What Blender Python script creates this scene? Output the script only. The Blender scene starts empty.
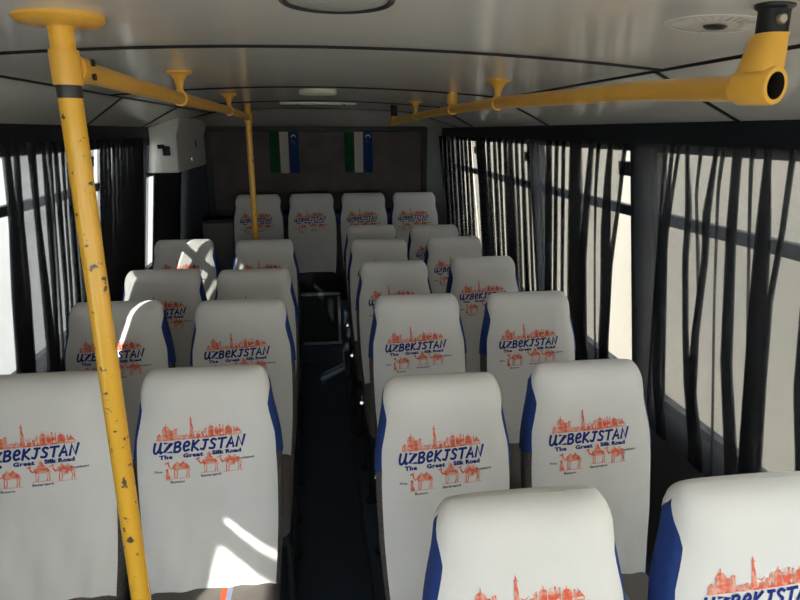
import bpy, bmesh, math, random
from mathutils import Vector, Matrix
random.seed(7)
scene = bpy.context.scene
col = scene.collection
PI = math.pi

# ------------------------------------------------------------------ helpers
def link(name, me, parent=None):
    o = bpy.data.objects.new(name, me)
    col.objects.link(o)
    if parent is not None:
        o.parent = parent
    return o

def obj(name, bm, mats, parent=None, smooth=False, loc=None):
    me = bpy.data.meshes.new(name)
    bmesh.ops.recalc_face_normals(bm, faces=bm.faces)
    bm.to_mesh(me); bm.free()
    for m in (mats if isinstance(mats, (list, tuple)) else [mats]):
        me.materials.append(m)
    if smooth:
        for p in me.polygons:
            p.use_smooth = True
        if smooth != 'all':
            me.set_sharp_from_angle(angle=math.radians(40))
    o = link(name, me, parent)
    if loc is not None:
        o.location = loc
    return o

def thing(name, label, cat, loc=(0, 0, 0), rotz=0, group=None):
    o = bpy.data.objects.new(name, None)
    o.empty_display_size = .05
    col.objects.link(o)
    o.location = loc; o.rotation_euler = (0, 0, rotz)
    tag(o, label, cat, group)
    return o

def tag(o, label, cat, group=None):
    o['label'] = label; o['category'] = cat
    if group: o['group'] = group

def struct(o):
    o['kind'] = 'structure'
    return o

def dup(root, loc, label, group=None, skip=()):
    r = root.copy(); col.objects.link(r); r.location = loc
    r['label'] = label
    if group: r['group'] = group
    for ch in list(root.children):
        if ch.name.split('.')[0] in skip: continue
        c = ch.copy(); col.objects.link(c); c.parent = r
        for g in list(ch.children):
            d = g.copy(); col.objects.link(d); d.parent = c
    return r

def box(bm, x0, x1, y0, y1, z0, z1, bev=0, f=None, mi=0):
    vs = [bm.verts.new((x, y, z)) for z in (z0, z1) for y in (y0, y1) for x in (x0, x1)]
    fs = [bm.faces.new([vs[i] for i in q]) for q in ((0,1,3,2),(4,6,7,5),(0,4,5,1),(2,3,7,6),(0,2,6,4),(1,5,7,3))]
    for q in fs: q.material_index = mi
    if bev:
        es = list({e for q in fs for e in q.edges})
        r = bmesh.ops.bevel(bm, geom=es, offset=bev, segments=3, profile=.5, affect='EDGES')
        vs = list({v for q in r['faces'] for v in q.verts} | {v for v in vs if v.is_valid})
    if f:
        for v in vs:
            if v.is_valid: v.co = Vector(f(*v.co))
    return vs

def tube(bm, pts, rad, seg=16, cap=True, mi=0):
    pts = [Vector(p) for p in pts]
    n = len(pts)
    rads = rad if isinstance(rad, (list, tuple)) else [rad]*n
    t = [(pts[min(i+1, n-1)]-pts[max(i-1, 0)]).normalized() for i in range(n)]
    a = Vector((0, 0, 1)) if abs(t[0].z) < .9 else Vector((1, 0, 0))
    u = t[0].cross(a).normalized()
    rings = []
    for i in range(n):
        u = (u - t[i]*u.dot(t[i])).normalized()
        w = t[i].cross(u)
        rings.append([bm.verts.new(pts[i]+(u*math.cos(2*PI*k/seg)+w*math.sin(2*PI*k/seg))*rads[i]) for k in range(seg)])
    for i in range(n-1):
        for k in range(seg):
            q = bm.faces.new((rings[i][k], rings[i][(k+1) % seg], rings[i+1][(k+1) % seg], rings[i+1][k]))
            q.material_index = mi
    if cap:
        bm.faces.new(rings[0][::-1]).material_index = mi
        bm.faces.new(rings[-1]).material_index = mi
    return rings

def lathe(bm, prof, c=(0, 0, 0), seg=32, sx=1, sy=1, mi=0, f=None):
    """prof: list of (r, z); open ended, r==0 closes."""
    rings = []
    for r, z in prof:
        if r < 1e-6:
            p = (c[0], c[1], c[2]+z)
            rings.append([bm.verts.new(f(*p) if f else p)])
        else:
            ring = []
            for k in range(seg):
                a = 2*PI*k/seg
                p = (c[0]+r*sx*math.cos(a), c[1]+r*sy*math.sin(a), c[2]+z)
                ring.append(bm.verts.new(f(*p) if f else p))
            rings.append(ring)
    for A, B in zip(rings, rings[1:]):
        for k in range(seg):
            k2 = (k+1) % seg
            if len(A) == 1 and len(B) == 1: continue
            if len(A) == 1: q = bm.faces.new((A[0], B[k], B[k2]))
            elif len(B) == 1: q = bm.faces.new((A[k], A[k2], B[0]))
            else: q = bm.faces.new((A[k], A[k2], B[k2], B[k]))
            q.material_index = mi
    return rings

def grid(bm, P, mi=0):
    """P: rows of points -> quads"""
    V = [[bm.verts.new(p) for p in row] for row in P]
    for a, b in zip(V, V[1:]):
        for k in range(len(a)-1):
            bm.faces.new((a[k], a[k+1], b[k+1], b[k])).material_index = mi
    return V

# ------------------------------------------------------------------ materials
def mat(name, color, rough=.5, spec=.5, metal=0, noise=None, bump=None, color2=None, coat=0, sheen=0):
    """noise=(scale, lo, hi) mixes color -> color2; bump=(scale, strength, dist)"""
    m = bpy.data.materials.new(name); m.use_nodes = True
    nt = m.node_tree; b = nt.nodes['Principled BSDF']
    b.inputs['Base Color'].default_value = (*color, 1)
    b.inputs['Roughness'].default_value = rough
    b.inputs['Specular IOR Level'].default_value = spec
    b.inputs['Metallic'].default_value = metal
    b.inputs['Coat Weight'].default_value = coat
    b.inputs['Sheen Weight'].default_value = sheen
    tc = nt.nodes.new('ShaderNodeTexCoord')
    if noise:
        n = nt.nodes.new('ShaderNodeTexNoise'); n.inputs['Scale'].default_value = noise[0]
        n.inputs['Detail'].default_value = 5
        r = nt.nodes.new('ShaderNodeValToRGB')
        r.color_ramp.elements[0].position = noise[1]; r.color_ramp.elements[1].position = noise[2]
        r.color_ramp.elements[0].color = (*color, 1)
        r.color_ramp.elements[1].color = (*(color2 or [c*.7 for c in color]), 1)
        nt.links.new(tc.outputs['Object'], n.inputs['Vector'])
        nt.links.new(n.outputs['Fac'], r.inputs['Fac'])
        nt.links.new(r.outputs['Color'], b.inputs['Base Color'])
    if bump:
        n2 = nt.nodes.new('ShaderNodeTexNoise'); n2.inputs['Scale'].default_value = bump[0]
        n2.inputs['Detail'].default_value = 4
        bp = nt.nodes.new('ShaderNodeBump'); bp.inputs['Strength'].default_value = bump[1]
        bp.inputs['Distance'].default_value = bump[2]
        nt.links.new(tc.outputs['Object'], n2.inputs['Vector'])
        nt.links.new(n2.outputs['Fac'], bp.inputs['Height'])
        nt.links.new(bp.outputs['Normal'], b.inputs['Normal'])
    return m

def glass_mat(name, tint=(.93, .95, .94), refl=.07):
    m = bpy.data.materials.new(name); m.use_nodes = True
    nt = m.node_tree; nt.nodes.remove(nt.nodes['Principled BSDF'])
    out = nt.nodes['Material Output']
    t = nt.nodes.new('ShaderNodeBsdfTransparent'); t.inputs[0].default_value = (*tint, 1)
    g = nt.nodes.new('ShaderNodeBsdfGlossy'); g.inputs['Roughness'].default_value = .02
    mx = nt.nodes.new('ShaderNodeMixShader'); mx.inputs[0].default_value = refl
    nt.links.new(t.outputs[0], mx.inputs[1]); nt.links.new(g.outputs[0], mx.inputs[2])
    nt.links.new(mx.outputs[0], out.inputs['Surface'])
    return m

def sheer_mat(name, color, through):
    """net curtain: open weave that lets part of the light straight through"""
    m = bpy.data.materials.new(name); m.use_nodes = True
    nt = m.node_tree; nt.nodes.remove(nt.nodes['Principled BSDF'])
    out = nt.nodes['Material Output']
    t = nt.nodes.new('ShaderNodeBsdfTransparent')
    d = nt.nodes.new('ShaderNodeBsdfDiffuse'); d.inputs[0].default_value = (*color, 1)
    l = nt.nodes.new('ShaderNodeBsdfTranslucent'); l.inputs[0].default_value = (*color, 1)
    a = nt.nodes.new('ShaderNodeMixShader'); a.inputs[0].default_value = .45
    b = nt.nodes.new('ShaderNodeMixShader'); b.inputs[0].default_value = through
    nt.links.new(d.outputs[0], a.inputs[1]); nt.links.new(l.outputs[0], a.inputs[2])
    nt.links.new(a.outputs[0], b.inputs[1]); nt.links.new(t.outputs[0], b.inputs[2])
    nt.links.new(b.outputs[0], out.inputs['Surface'])
    return m

M = {}
M['cloth'] = mat('cover_cloth', (.76, .75, .735), .85, .2, noise=(5, .35, .75), color2=(.70, .69, .67), bump=(9, .35, .012), sheen=.1)
M['blue'] = mat('blue_cloth', (.016, .05, .22), .7, .3, bump=(60, .2, .003))
M['grey'] = mat('grey_seat_weave', (.13, .12, .115), .9, .2, noise=(160, .4, .62), color2=(.075, .068, .066), bump=(300, .4, .002))
M['dark_weave'] = mat('dark_seat_weave', (.028, .027, .028), .9, .2, bump=(300, .4, .002))
M['red_ink'] = mat('red_print', (.76, .13, .07), .8, .2, noise=(95, .42, .60), color2=(.78, .42, .33))
M['blue_ink'] = mat('blue_print', (.012, .03, .20), .8, .2)
M['dark_ink'] = mat('dark_print', (.035, .045, .09), .8, .2)
M['yellow'] = mat('yellow_paint', (.80, .44, .040), .32, .5, noise=(75, .635, .66), color2=(.10, .075, .05), coat=.25)
M['yellow_clean'] = mat('yellow_enamel', (.80, .43, .055), .35, .5, noise=(14, .35, .8), color2=(.72, .37, .045), coat=.2)
M['steel_dark'] = mat('bare_dark_steel', (.05, .05, .052), .45, .5, .6)
M['black'] = mat('black_plastic', (.008, .009, .012), .5, .4)
M['bore'] = mat('tube_inside', (.012, .011, .01), .7, .2)
M['chrome'] = mat('chrome', (.7, .7, .72), .2, .5, 1)
M['bolt'] = mat('bolt_steel', (.45, .40, .32), .35, .5, 1)
M['navy_trim'] = mat('navy_black_trim', (.008, .011, .017), .55, .35)
M['panel'] = mat('grey_wall_panel', (.09, .09, .09), .6, .35)
M['rear_grey'] = mat('rear_grey_panel', (.17, .18, .165), .55, .4)
M['ceiling'] = mat('ceiling_laminate', (.72, .695, .64), .17, .55, noise=(3, .3, .8), color2=(.68, .65, .60), bump=(2.2, .12, .02))
M['gasket'] = mat('black_gasket', (.012, .012, .013), .5, .3)
M['floor'] = mat('navy_vinyl_floor', (.048, .070, .100), .45, .45, noise=(220, .66, .72), color2=(.10, .12, .14))
M['trim_metal'] = mat('aluminium_edge', (.35, .35, .34), .4, .5, .9)
M['white_pl'] = mat('white_plastic', (.70, .70, .66), .4, .5)
M['cream_pl'] = mat('cream_plastic', (.60, .57, .46), .4, .5)
M['lens'] = mat('lamp_lens', (.42, .42, .38), .25, .5, bump=(60, .4, .004))
M['rear_pane'] = mat('dusty_dark_film', (.050, .036, .034), .5, .3, noise=(6, .3, .75), color2=(.085, .062, .055))
M['duct'] = mat('white_duct', (.74, .73, .69), .3, .5)
M['fl_green'] = mat('flag_green', (.016, .14, .05), .8, .2)
M['fl_white'] = mat('flag_white', (.86, .85, .83), .8, .2)
M['fl_blue'] = mat('flag_blue', (.012, .075, .24), .8, .2)
M['fl_red'] = mat('flag_red', (.4, .03, .03), .8, .2)
M['hatch'] = mat('green_black_hatch', (.012, .020, .020), .35, .4)
M['slots'] = mat('dull_slots', (.36, .35, .33), .5, .4)
M['glass'] = glass_mat('window_glass')
M['sheer'] = sheer_mat('net_curtain', (.085, .090, .105), .41)
M['sheer_left'] = sheer_mat('net_curtain_dense', (.085, .090, .105), .31)
M['ground'] = mat('pale_concrete', (.62, .60, .55), .9, .2, noise=(1.5, .3, .7), color2=(.55, .53, .48))
M['plaster'] = mat('beige_plaster', (.90, .81, .69), .9, .2, noise=(.8, .3, .7), color2=(.84, .75, .63))
M['plaster_grey'] = mat('grey_plaster', (.60, .59, .585), .9, .2, noise=(.8, .3, .7), color2=(.55, .54, .54))
def stripe_mat():
    m = mat('grey_weave_with_stripe', (.14, .13, .125), .9, .2, bump=(300, .4, .002))
    nt = m.node_tree; b = nt.nodes['Principled BSDF']
    tc = nt.nodes.new('ShaderNodeTexCoord'); sx = nt.nodes.new('ShaderNodeSeparateXYZ')
    r = nt.nodes.new('ShaderNodeValToRGB'); r.color_ramp.interpolation = 'CONSTANT'
    mp = nt.nodes.new('ShaderNodeMapRange')
    mp.inputs['From Min'].default_value = -.2; mp.inputs['From Max'].default_value = .2
    e = r.color_ramp.elements
    base = (.15, .135, .125, 1)
    e[0].position = 0; e[0].color = base
    e[1].position = .555; e[1].color = (.60, .09, .04, 1)
    for p, c in ((.59, (.22, .25, .38, 1)), (.625, base)):
        q = e.new(p); q.color = c
    nt.links.new(tc.outputs['Object'], sx.inputs[0]); nt.links.new(sx.outputs['X'], mp.inputs['Value'])
    nt.links.new(mp.outputs['Result'], r.inputs['Fac']); nt.links.new(r.outputs['Color'], b.inputs['Base Color'])
    return m
M['cushion'] = stripe_mat()

# ------------------------------------------------------------------ coach shell
XW = 1.1                       # half width at the window header
def wx(z): return XW + .12*max(0., 1.68-z)       # walls lean outward towards the floor
def cz(x, y=0):                                  # ceiling height
    a = abs(x)
    z = 1.904-.062*a*a if a <= .75 else 1.869-(a-.75)*(1.869-1.755)/.35
    if y > 4.6: z = min(z, 1.904-(y-4.6)*.20)
    return z
YF, YB = -1.9, 5.25

bm = bmesh.new()
box(bm, -1.28, 1.28, YF, YB, -.06, 0)
box(bm, -1.26, -.165, .2, 4.4, 0, .12)
box(bm, .15, 1.26, .2, 4.4, 0, .12)
struct(obj('floor', bm, M['floor']))

bm = bmesh.new()
xs = [-1.12, -1.1, -1.0, -.9, -.8, -.75] + [-.7+.1*i for i in range(15)] + [.75, .8, .9, 1.0, 1.1, 1.12]
ys = [YF-.05] + [YF+.25*i for i in range(27)] + [4.6+.1*i for i in range(7)] + [5.29]
ys = sorted(set(round(y, 3) for y in ys))
V = grid(bm, [[(x, y, cz(x, y)) for x in xs] for y in ys])
T = grid(bm, [[(x, y, cz(x, y)+.04) for x in xs] for y in ys])
for row, tr in ((V[0], T[0]), (V[-1], T[-1]), ([r[0] for r in V], [r[0] for r in T]), ([r[-1] for r in V], [r[-1] for r in T])):
    for k in range(len(row)-1):
        bm.faces.new((row[k], row[k+1], tr[k+1], tr[k]))
struct(obj('ceiling', bm, M['ceiling'], smooth=True))

# black gaskets over the joints of the ceiling panels
TN = [0]
def gasket(pts, w=.010):
    TN[0] += 1
    bm = bmesh.new()
    tube(bm, [(x, y, cz(x, y)-.001) for x, y in pts], w/2, 6)
    struct(obj('trim_%d' % TN[0], bm, M['gasket']))
def line(a, b, n=16): return [(a[0]+(b[0]-a[0])*i/n, a[1]+(b[1]-a[1])*i/n) for i in range(n+1)]
for s in (-1, 1): gasket(line((s*.75, -1.8), (s*.75, 4.75), 30))
for y in (1.30, 2.45, 3.55): gasket(line((-.75, y), (.75, y)))
gasket(line((-1.1, 4.62), (1.1, 4.62)), .008)
for s, y0, y1 in ((1, 1.33, 1.48), (1, 2.5, 2.80), (-1, 1.35, 1.5), (-1, 2.61, 3.15), (-1, 3.6, 4.1), (1, 3.7, 4.2)):
    gasket(line((s*.75, y0), (s*1.1, y1), 6))

def lbox(bm, side, y0, y1, z0, z1, i0, i1, bev=0, mi=0):
    """box on a leaning wall: i0/i1 are insets from the wall plane (positive = into the coach)"""
    def f(x, y, z): return (side*(wx(z)-x), y, z)
    return box(bm, i0, i1, y0, y1, z0, z1, bev, f, mi)

SILL = .78; GT = 1.684
def wall(side, bays, name):
    """bays: (y0, y1, sill, top)"""
    bm = bmesh.new()
    edges = [YF] + [v for b in bays for v in b[:2]] + [YB]
    lbox(bm, side, YF, YB, 0-.06, SILL, -.036, 0)
    lbox(bm, side, YF, YB, GT, 1.80, -.036, .03, mi=1)
    for a, b in zip(edges[::2], edges[1::2]):
        lbox(bm, side, a, b, SILL, GT, -.036, .012, mi=1)
    for y0, y1, s, t in bays:
        if t < 1.6:
            lbox(bm, side, y0, y1, t, t+.045, -.030, -.022, mi=1)
            # unseen board added above the rail: its sloping lower edge shapes the sun patch
            vs = lbox(bm, side, y0, y1, t+.062, GT, -.030, -.020, mi=1)
            for v in vs:
                if v.co.z < t+.075: v.co.z = t+.062+max(0, (y1-v.co.y))*.30 if y1-v.co.y < .5 else GT-.01
    if side < 0: lbox(bm, side, 1.9, YB, 1.652, 1.70, .0, .03, mi=1)
    struct(obj(name, bm, [M['panel'], M['navy_trim']]))
bays_r = [(-1.5, .55, SILL, GT), (.75, 1.90, SILL, GT), (2.04, 3.0, SILL, GT), (3.10, 4.12, SILL, GT), (4.19, 5.18, SILL, GT)]
bays_l = [(-1.5, .352, SILL, 1.535), (1.60, 1.668, 1.36, GT), (2.22, 3.09, SILL, GT), (3.17, 4.12, SILL, GT), (4.20, 5.16, SILL, GT)]
wall(1, bays_r, 'wall_right')
wall(-1, bays_l, 'wall_left')

WN = [0]
def window(side, y0, y1, s, t, bar=1.462, latch=None):
    WN[0] += 1
    r = bpy.data.objects.new('window_%d' % WN[0], None); col.objects.link(r)
    r.location = (side*wx(1.2), (y0+y1)/2, 1.2); struct(r)
    def put(name, bm, m):
        o = obj(name, bm, m, r)
        o.matrix_parent_inverse = Matrix.Translation(r.location).inverted()
        return o
    bm = bmesh.new()
    for a, b, c, d in ((y0, y1, s, s+.03), (y0, y1, t-.012, t), (y0, y0+.018, s+.03, t-.012), (y1-.018, y1, s+.03, t-.012)):
        lbox(bm, side, a, b, c, d, -.033, .0)
    put('window_frame', bm, M['navy_trim'])
    bm = bmesh.new(); lbox(bm, side, y0+.018, y1-.018, bar-.024, bar+.016, -.031, -.005, .004)
    put('transom_bar', bm, M['navy_trim'])
    for a, b in ((s+.03, bar-.024), (bar+.016, t-.012)):
        bm = bmesh.new(); lbox(bm, side, y0+.018, y1-.018, a, b, -.020, -.016)
        put('glass_pane', bm, M['glass'])
    if latch:
        bm = bmesh.new(); lbox(bm, side, latch[0], latch[1], latch[2], latch[3], -.03, .014, .004)
        put('latch', bm, M['black'])
for i, b in enumerate(bays_r):
    window(1, *b, latch={2: (2.045, 2.125, 1.585, 1.635), 3: (3.105, 3.17, 1.585, 1.635), 4: (4.165, 4.23, 1.585, 1.635)}.get(i))
for i, b in enumerate(bays_l):
    if b[1]-b[0] < .1: continue          # unseen slit added to throw a sun stripe on a seat, no frame
    window(-1, *b, bar=1.462 if i else 1.34, latch={2: (3.01, 3.08, 1.57, 1.62), 3: (3.175, 3.23, 1.57, 1.62)}.get(i))

# rear wall with its dark window
bm = bmesh.new()
RX0, RX1, RZ0, RZ1 = -.90, .93, 1.06, 1.765
box(bm, -1.28, 1.28, YB, YB+.06, -.06, RZ0)
box(bm, -1.28, RX0, YB, YB+.06, RZ0, RZ1); box(bm, RX1, 1.28, YB, YB+.06, RZ0, RZ1)
box(bm, -1.28, 1.28, YB, YB+.06, RZ1, 1.95)
struct(obj('wall_rear', bm, M['rear_grey']))
WN[0] += 1
r = struct(thing('window_%d' % WN[0], 'x', 'window', (0, YB, 1.4))); del r['label']; del r['category']
bm = bmesh.new()
for a in ((RX0, RX1, RZ0-.01, RZ0+.035), (RX0, RX1, RZ1-.03, RZ1+.012), (RX0-.01, RX0+.035, RZ0, RZ1), (RX1-.035, RX1+.012, RZ0, RZ1)):
    box(bm, a[0], a[1], -.02, .03, a[2]-1.4, a[3]-1.4, .005)
obj('window_frame', bm, M['black'], r)
bm = bmesh.new(); box(bm, RX0+.02, RX1-.02, .006, .014, RZ0+.02-1.4, RZ1-.02-1.4)
obj('dark_pane', bm, M['rear_pane'], r)

TN[0] += 1
bm = bmesh.new(); box(bm, -1.16, -.91, YB-.03, YB-.001, .80, 1.50)
struct(obj('trim_%d' % TN[0], bm, M['navy_trim']))

# front end behind the viewer: dash wall and windscreen
bm = bmesh.new()
box(bm, -1.28, 1.28, YF-.06, YF, -.06, .62)
box(bm, -1.28, 1.28, YF-.06, YF, 1.76, 1.95)
for s in (-1, 1): box(bm, s*1.05-.07, s*1.05+.2 if s > 0 else s*1.05+.07, YF-.06, YF, .62, 1.76) if s > 0 else box(bm, -1.28, -.98, YF-.06, YF, .62, 1.76)
struct(obj('wall_front', bm, M['panel']))
WN[0] += 1
bm = bmesh.new(); box(bm, -.98, .98, YF-.04, YF-.034, .62, 1.76)
struct(obj('window_%d' % WN[0], bm, M['glass']))

# outside: paving and a wall on either side of the coach
bm = bmesh.new(); box(bm, -30, 30, -30, 30, -.95, -.85)
struct(obj('ground', bm, M['ground']))
bm = bmesh.new(); box(bm, 2.9, 3.2, -3, 25, -.85, 2.6)
struct(obj('wall_outside_right', bm, M['plaster']))
bm = bmesh.new(); box(bm, -3.2, -2.9, 1.15, 25, -.85, 3.75); box(bm, -3.08, -2.9, -4.8, 25, 3.75, 8.8)  # unseen upper slab added to keep the sun off the right-hand side
struct(obj('wall_and_sun_block_left', bm, M['plaster_grey']))

FOLDS = {
    'R1': (1, [
        [(1.69, 1.148, 0.01), (1.38, 1.128, 0.013), (1.1, 1.108, 0.016), (0.85, 1.087, 0.017)],
        [(1.68, 1.195, 0.005), (1.37, 1.18, 0.007), (1.14, 1.177, 0.012), (0.94, 1.152, 0.012)],
        [(1.68, 1.243, 0.007), (1.51, 1.259, 0.007), (1.34, 1.285, 0.008), (1.12, 1.289, 0.007), (0.85, 1.29, 0.009)],
        [(1.68, 1.32, 0.009), (1.5, 1.321, 0.025), (1.32, 1.325, 0.03), (1.07, 1.329, 0.032), (0.82, 1.335, 0.033)],
        [(1.68, 1.374, 0.005), (1.57, 1.372, 0.004), (1.32, 1.362, 0.002), (0.82, 1.335, 0.002)],
        [(1.68, 1.427, 0.015), (1.48, 1.438, 0.018), (1.11, 1.437, 0.023), (0.79, 1.396, 0.028)],
        [(1.68, 1.482, 0.006), (1.59, 1.497, 0.004), (1.28, 1.498, 0.002), (0.84, 1.486, 0.003)],
        [(1.68, 1.511, 0.006), (1.51, 1.545, 0.016), (1.4, 1.544, 0.013), (1.15, 1.582, 0.015), (0.98, 1.596, 0.018), (0.77, 1.552, 0.02)],
        [(1.68, 1.576, 0.005), (1.58, 1.593, 0.004), (1.26, 1.571, 0.003), (0.93, 1.579, 0.003)],
        [(1.69, 1.641, 0.006), (1.5, 1.629, 0.012), (1.37, 1.64, 0.013), (1.15, 1.633, 0.013), (0.97, 1.617, 0.018), (0.76, 1.578, 0.024)],
        [(1.69, 1.681, 0.006), (1.54, 1.717, 0.006), (1.41, 1.743, 0.005), (1.11, 1.75, 0.006), (0.77, 1.757, 0.006)],
        [(1.69, 1.716, 0.006), (1.53, 1.739, 0.011), (1.42, 1.766, 0.023), (1.2, 1.781, 0.024), (0.91, 1.797, 0.025), (0.73, 1.769, 0.025)],
        [(1.68, 1.753, 0.006), (1.56, 1.767, 0.005), (1.19, 1.811, 0.006), (0.81, 1.849, 0.007)],
    ]),
    'R2': (1, [
        [(1.69, 2.007, 0.007), (1.49, 2.054, 0.007), (1.24, 2.133, 0.013), (0.9, 2.181, 0.013)],
        [(1.69, 2.109, 0.015), (1.56, 2.136, 0.024), (1.38, 2.16, 0.037), (1.09, 2.181, 0.035), (0.89, 2.208, 0.036)],
        [(1.69, 2.205, 0.013), (1.52, 2.238, 0.009), (1.28, 2.26, 0.004), (0.93, 2.28, 0.005)],
        [(1.69, 2.265, 0.017), (1.47, 2.322, 0.028), (1.21, 2.379, 0.03), (0.89, 2.402, 0.037)],
        [(1.69, 2.413, 0.054), (1.46, 2.44, 0.062), (1.19, 2.463, 0.076), (0.86, 2.491, 0.081)],
        [(1.69, 2.537, 0.016), (1.44, 2.571, 0.017), (0.96, 2.632, 0.013), (0.8, 2.662, 0.013)],
        [(1.69, 2.614, 0.018), (1.44, 2.653, 0.018), (0.94, 2.723, 0.02), (0.77, 2.756, 0.021)],
        [(1.69, 2.71, 0.031), (1.43, 2.741, 0.039), (0.91, 2.82, 0.043), (0.74, 2.842, 0.044)],
    ]),
    'R3': (1, [
        [(1.69, 2.992, 0.015), (1.39, 3.011, 0.015), (0.94, 3.041, 0.017)],
        [(1.69, 3.083, 0.015), (1.38, 3.105, 0.025), (0.91, 3.138, 0.037)],
        [(1.68, 3.18, 0.021), (1.37, 3.204, 0.018), (0.88, 3.241, 0.015)],
        [(1.68, 3.282, 0.035), (1.36, 3.309, 0.048), (0.85, 3.35, 0.064)],
        [(1.68, 3.372, 0.028), (1.35, 3.402, 0.04), (0.83, 3.447, 0.056)],
        [(1.68, 3.488, 0.03), (1.33, 3.521, 0.021), (0.79, 3.571, 0.024)],
        [(1.68, 3.59, 0.021), (1.32, 3.626, 0.035), (0.76, 3.681, 0.038)],
        [(1.68, 3.721, 0.034), (1.31, 3.761, 0.036), (0.72, 3.823, 0.056)],
        [(1.67, 3.837, 0.03), (1.29, 3.881, 0.052), (0.69, 3.948, 0.059)],
        [(1.67, 3.935, 0.051), (1.28, 3.982, 0.055), (0.66, 4.055, 0.063)],
    ]),
    'R4': (1, [
        [(1.68, 4.198, 0.029), (1.25, 4.256, 0.032), (0.84, 4.312, 0.035)],
        [(1.68, 4.315, 0.03), (1.24, 4.377, 0.034), (0.81, 4.438, 0.055)],
        [(1.68, 4.438, 0.025), (1.22, 4.506, 0.035), (0.79, 4.571, 0.04)],
        [(1.68, 4.568, 0.041), (1.2, 4.641, 0.056), (0.75, 4.712, 0.062)],
        [(1.67, 4.742, 0.036), (1.18, 4.822, 0.041), (0.71, 4.901, 0.034)],
        [(1.67, 4.89, 0.03), (1.16, 4.977, 0.043), (0.68, 5.063, 0.049)],
        [(1.67, 5.048, 0.051), (1.15, 5.143, 0.07), (0.64, 5.236, 0.078)],
        [(1.67, 5.216, 0.043), (1.12, 5.319, 0.05), (0.59, 5.421, 0.056)],
    ]),
    'L2': (-1, [
        [(1.67, 2.273, 0.018), (1.45, 2.301, 0.025), (1.18, 2.313, 0.042), (0.89, 2.335, 0.052), (0.72, 2.337, 0.053)],
        [(1.67, 2.344, 0.015), (1.45, 2.353, 0.019), (1.16, 2.383, 0.021), (0.87, 2.401, 0.021)],
        [(1.67, 2.46, 0.029), (1.42, 2.49, 0.021), (1.12, 2.539, 0.033), (0.84, 2.577, 0.039)],
        [(1.67, 2.563, 0.013), (1.41, 2.598, 0.024), (1.09, 2.625, 0.02), (0.82, 2.637, 0.021)],
        [(1.67, 2.618, 0.014), (1.4, 2.646, 0.007), (1.08, 2.676, 0.007), (0.8, 2.701, 0.008)],
        [(1.67, 2.675, 0.015), (1.39, 2.706, 0.021), (1.06, 2.75, 0.017), (0.77, 2.767, 0.018)],
        [(1.67, 2.745, 0.013), (1.38, 2.769, 0.008), (1.05, 2.806, 0.011), (0.75, 2.826, 0.012)],
        [(1.67, 2.797, 0.013), (1.37, 2.835, 0.022), (1.02, 2.888, 0.025), (0.72, 2.912, 0.032)],
        [(1.67, 2.874, 0.011), (1.36, 2.905, 0.018), (1.0, 2.976, 0.019), (0.68, 3.017, 0.021)],
        [(1.67, 2.98, 0.018), (1.35, 3.017, 0.032), (0.98, 3.056, 0.034), (0.65, 3.101, 0.036)],
    ]),
    'L3': (-1, [
        [(1.68, 3.218, 0.015), (1.4, 3.226, 0.022), (1.09, 3.234, 0.031)],
        [(1.68, 3.277, 0.015), (1.4, 3.285, 0.024), (1.08, 3.295, 0.033)],
        [(1.68, 3.337, 0.015), (1.39, 3.346, 0.032), (1.06, 3.357, 0.034)],
        [(1.68, 3.408, 0.017), (1.38, 3.418, 0.025), (1.05, 3.43, 0.035)],
        [(1.67, 3.474, 0.025), (1.37, 3.486, 0.026), (1.03, 3.498, 0.028)],
        [(1.67, 3.543, 0.018), (1.37, 3.556, 0.036), (1.01, 3.569, 0.038)],
        [(1.67, 3.605, 0.022), (1.36, 3.619, 0.029), (1.0, 3.633, 0.035)],
        [(1.67, 3.679, 0.029), (1.35, 3.694, 0.035), (0.98, 3.71, 0.042)],
        [(1.67, 3.757, 0.029), (1.34, 3.773, 0.042), (0.97, 3.791, 0.043)],
        [(1.67, 3.837, 0.036), (1.33, 3.855, 0.043), (0.95, 3.874, 0.046)],
        [(1.66, 3.922, 0.043), (1.32, 3.941, 0.045), (0.93, 3.962, 0.048)],
    ]),
}
EXPO = 0.64
RRPTS = [(0.4688, 3.75, 1.7923), (0.5121, 3.25, 1.8107), (0.5414, 2.5, 1.8219), (0.5394, 1.8, 1.8193), (0.5526, 1.32, 1.8115), (0.5624, 1.04, 1.8071), (0.558, 0.86, 1.7983), (0.5498, 0.765, 1.7936)]
ELB = (0.5428, 0.715, 1.7932)
TOPX, TOPY = 0.5508, 0.72
# ------------------------------------------------------------------ curtains
def lerp_poly(f, z, i):
    # f: list of (z, Y, w) from top to bottom
    if z >= f[0][0]:
        return f[0][i]
    for a, b in zip(f, f[1:]):
        if z >= b[0]:
            t = (a[0]-z)/(a[0]-b[0]); t = t
            return a[i]+(b[i]-a[i])*t
    return f[-1][i]

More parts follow.
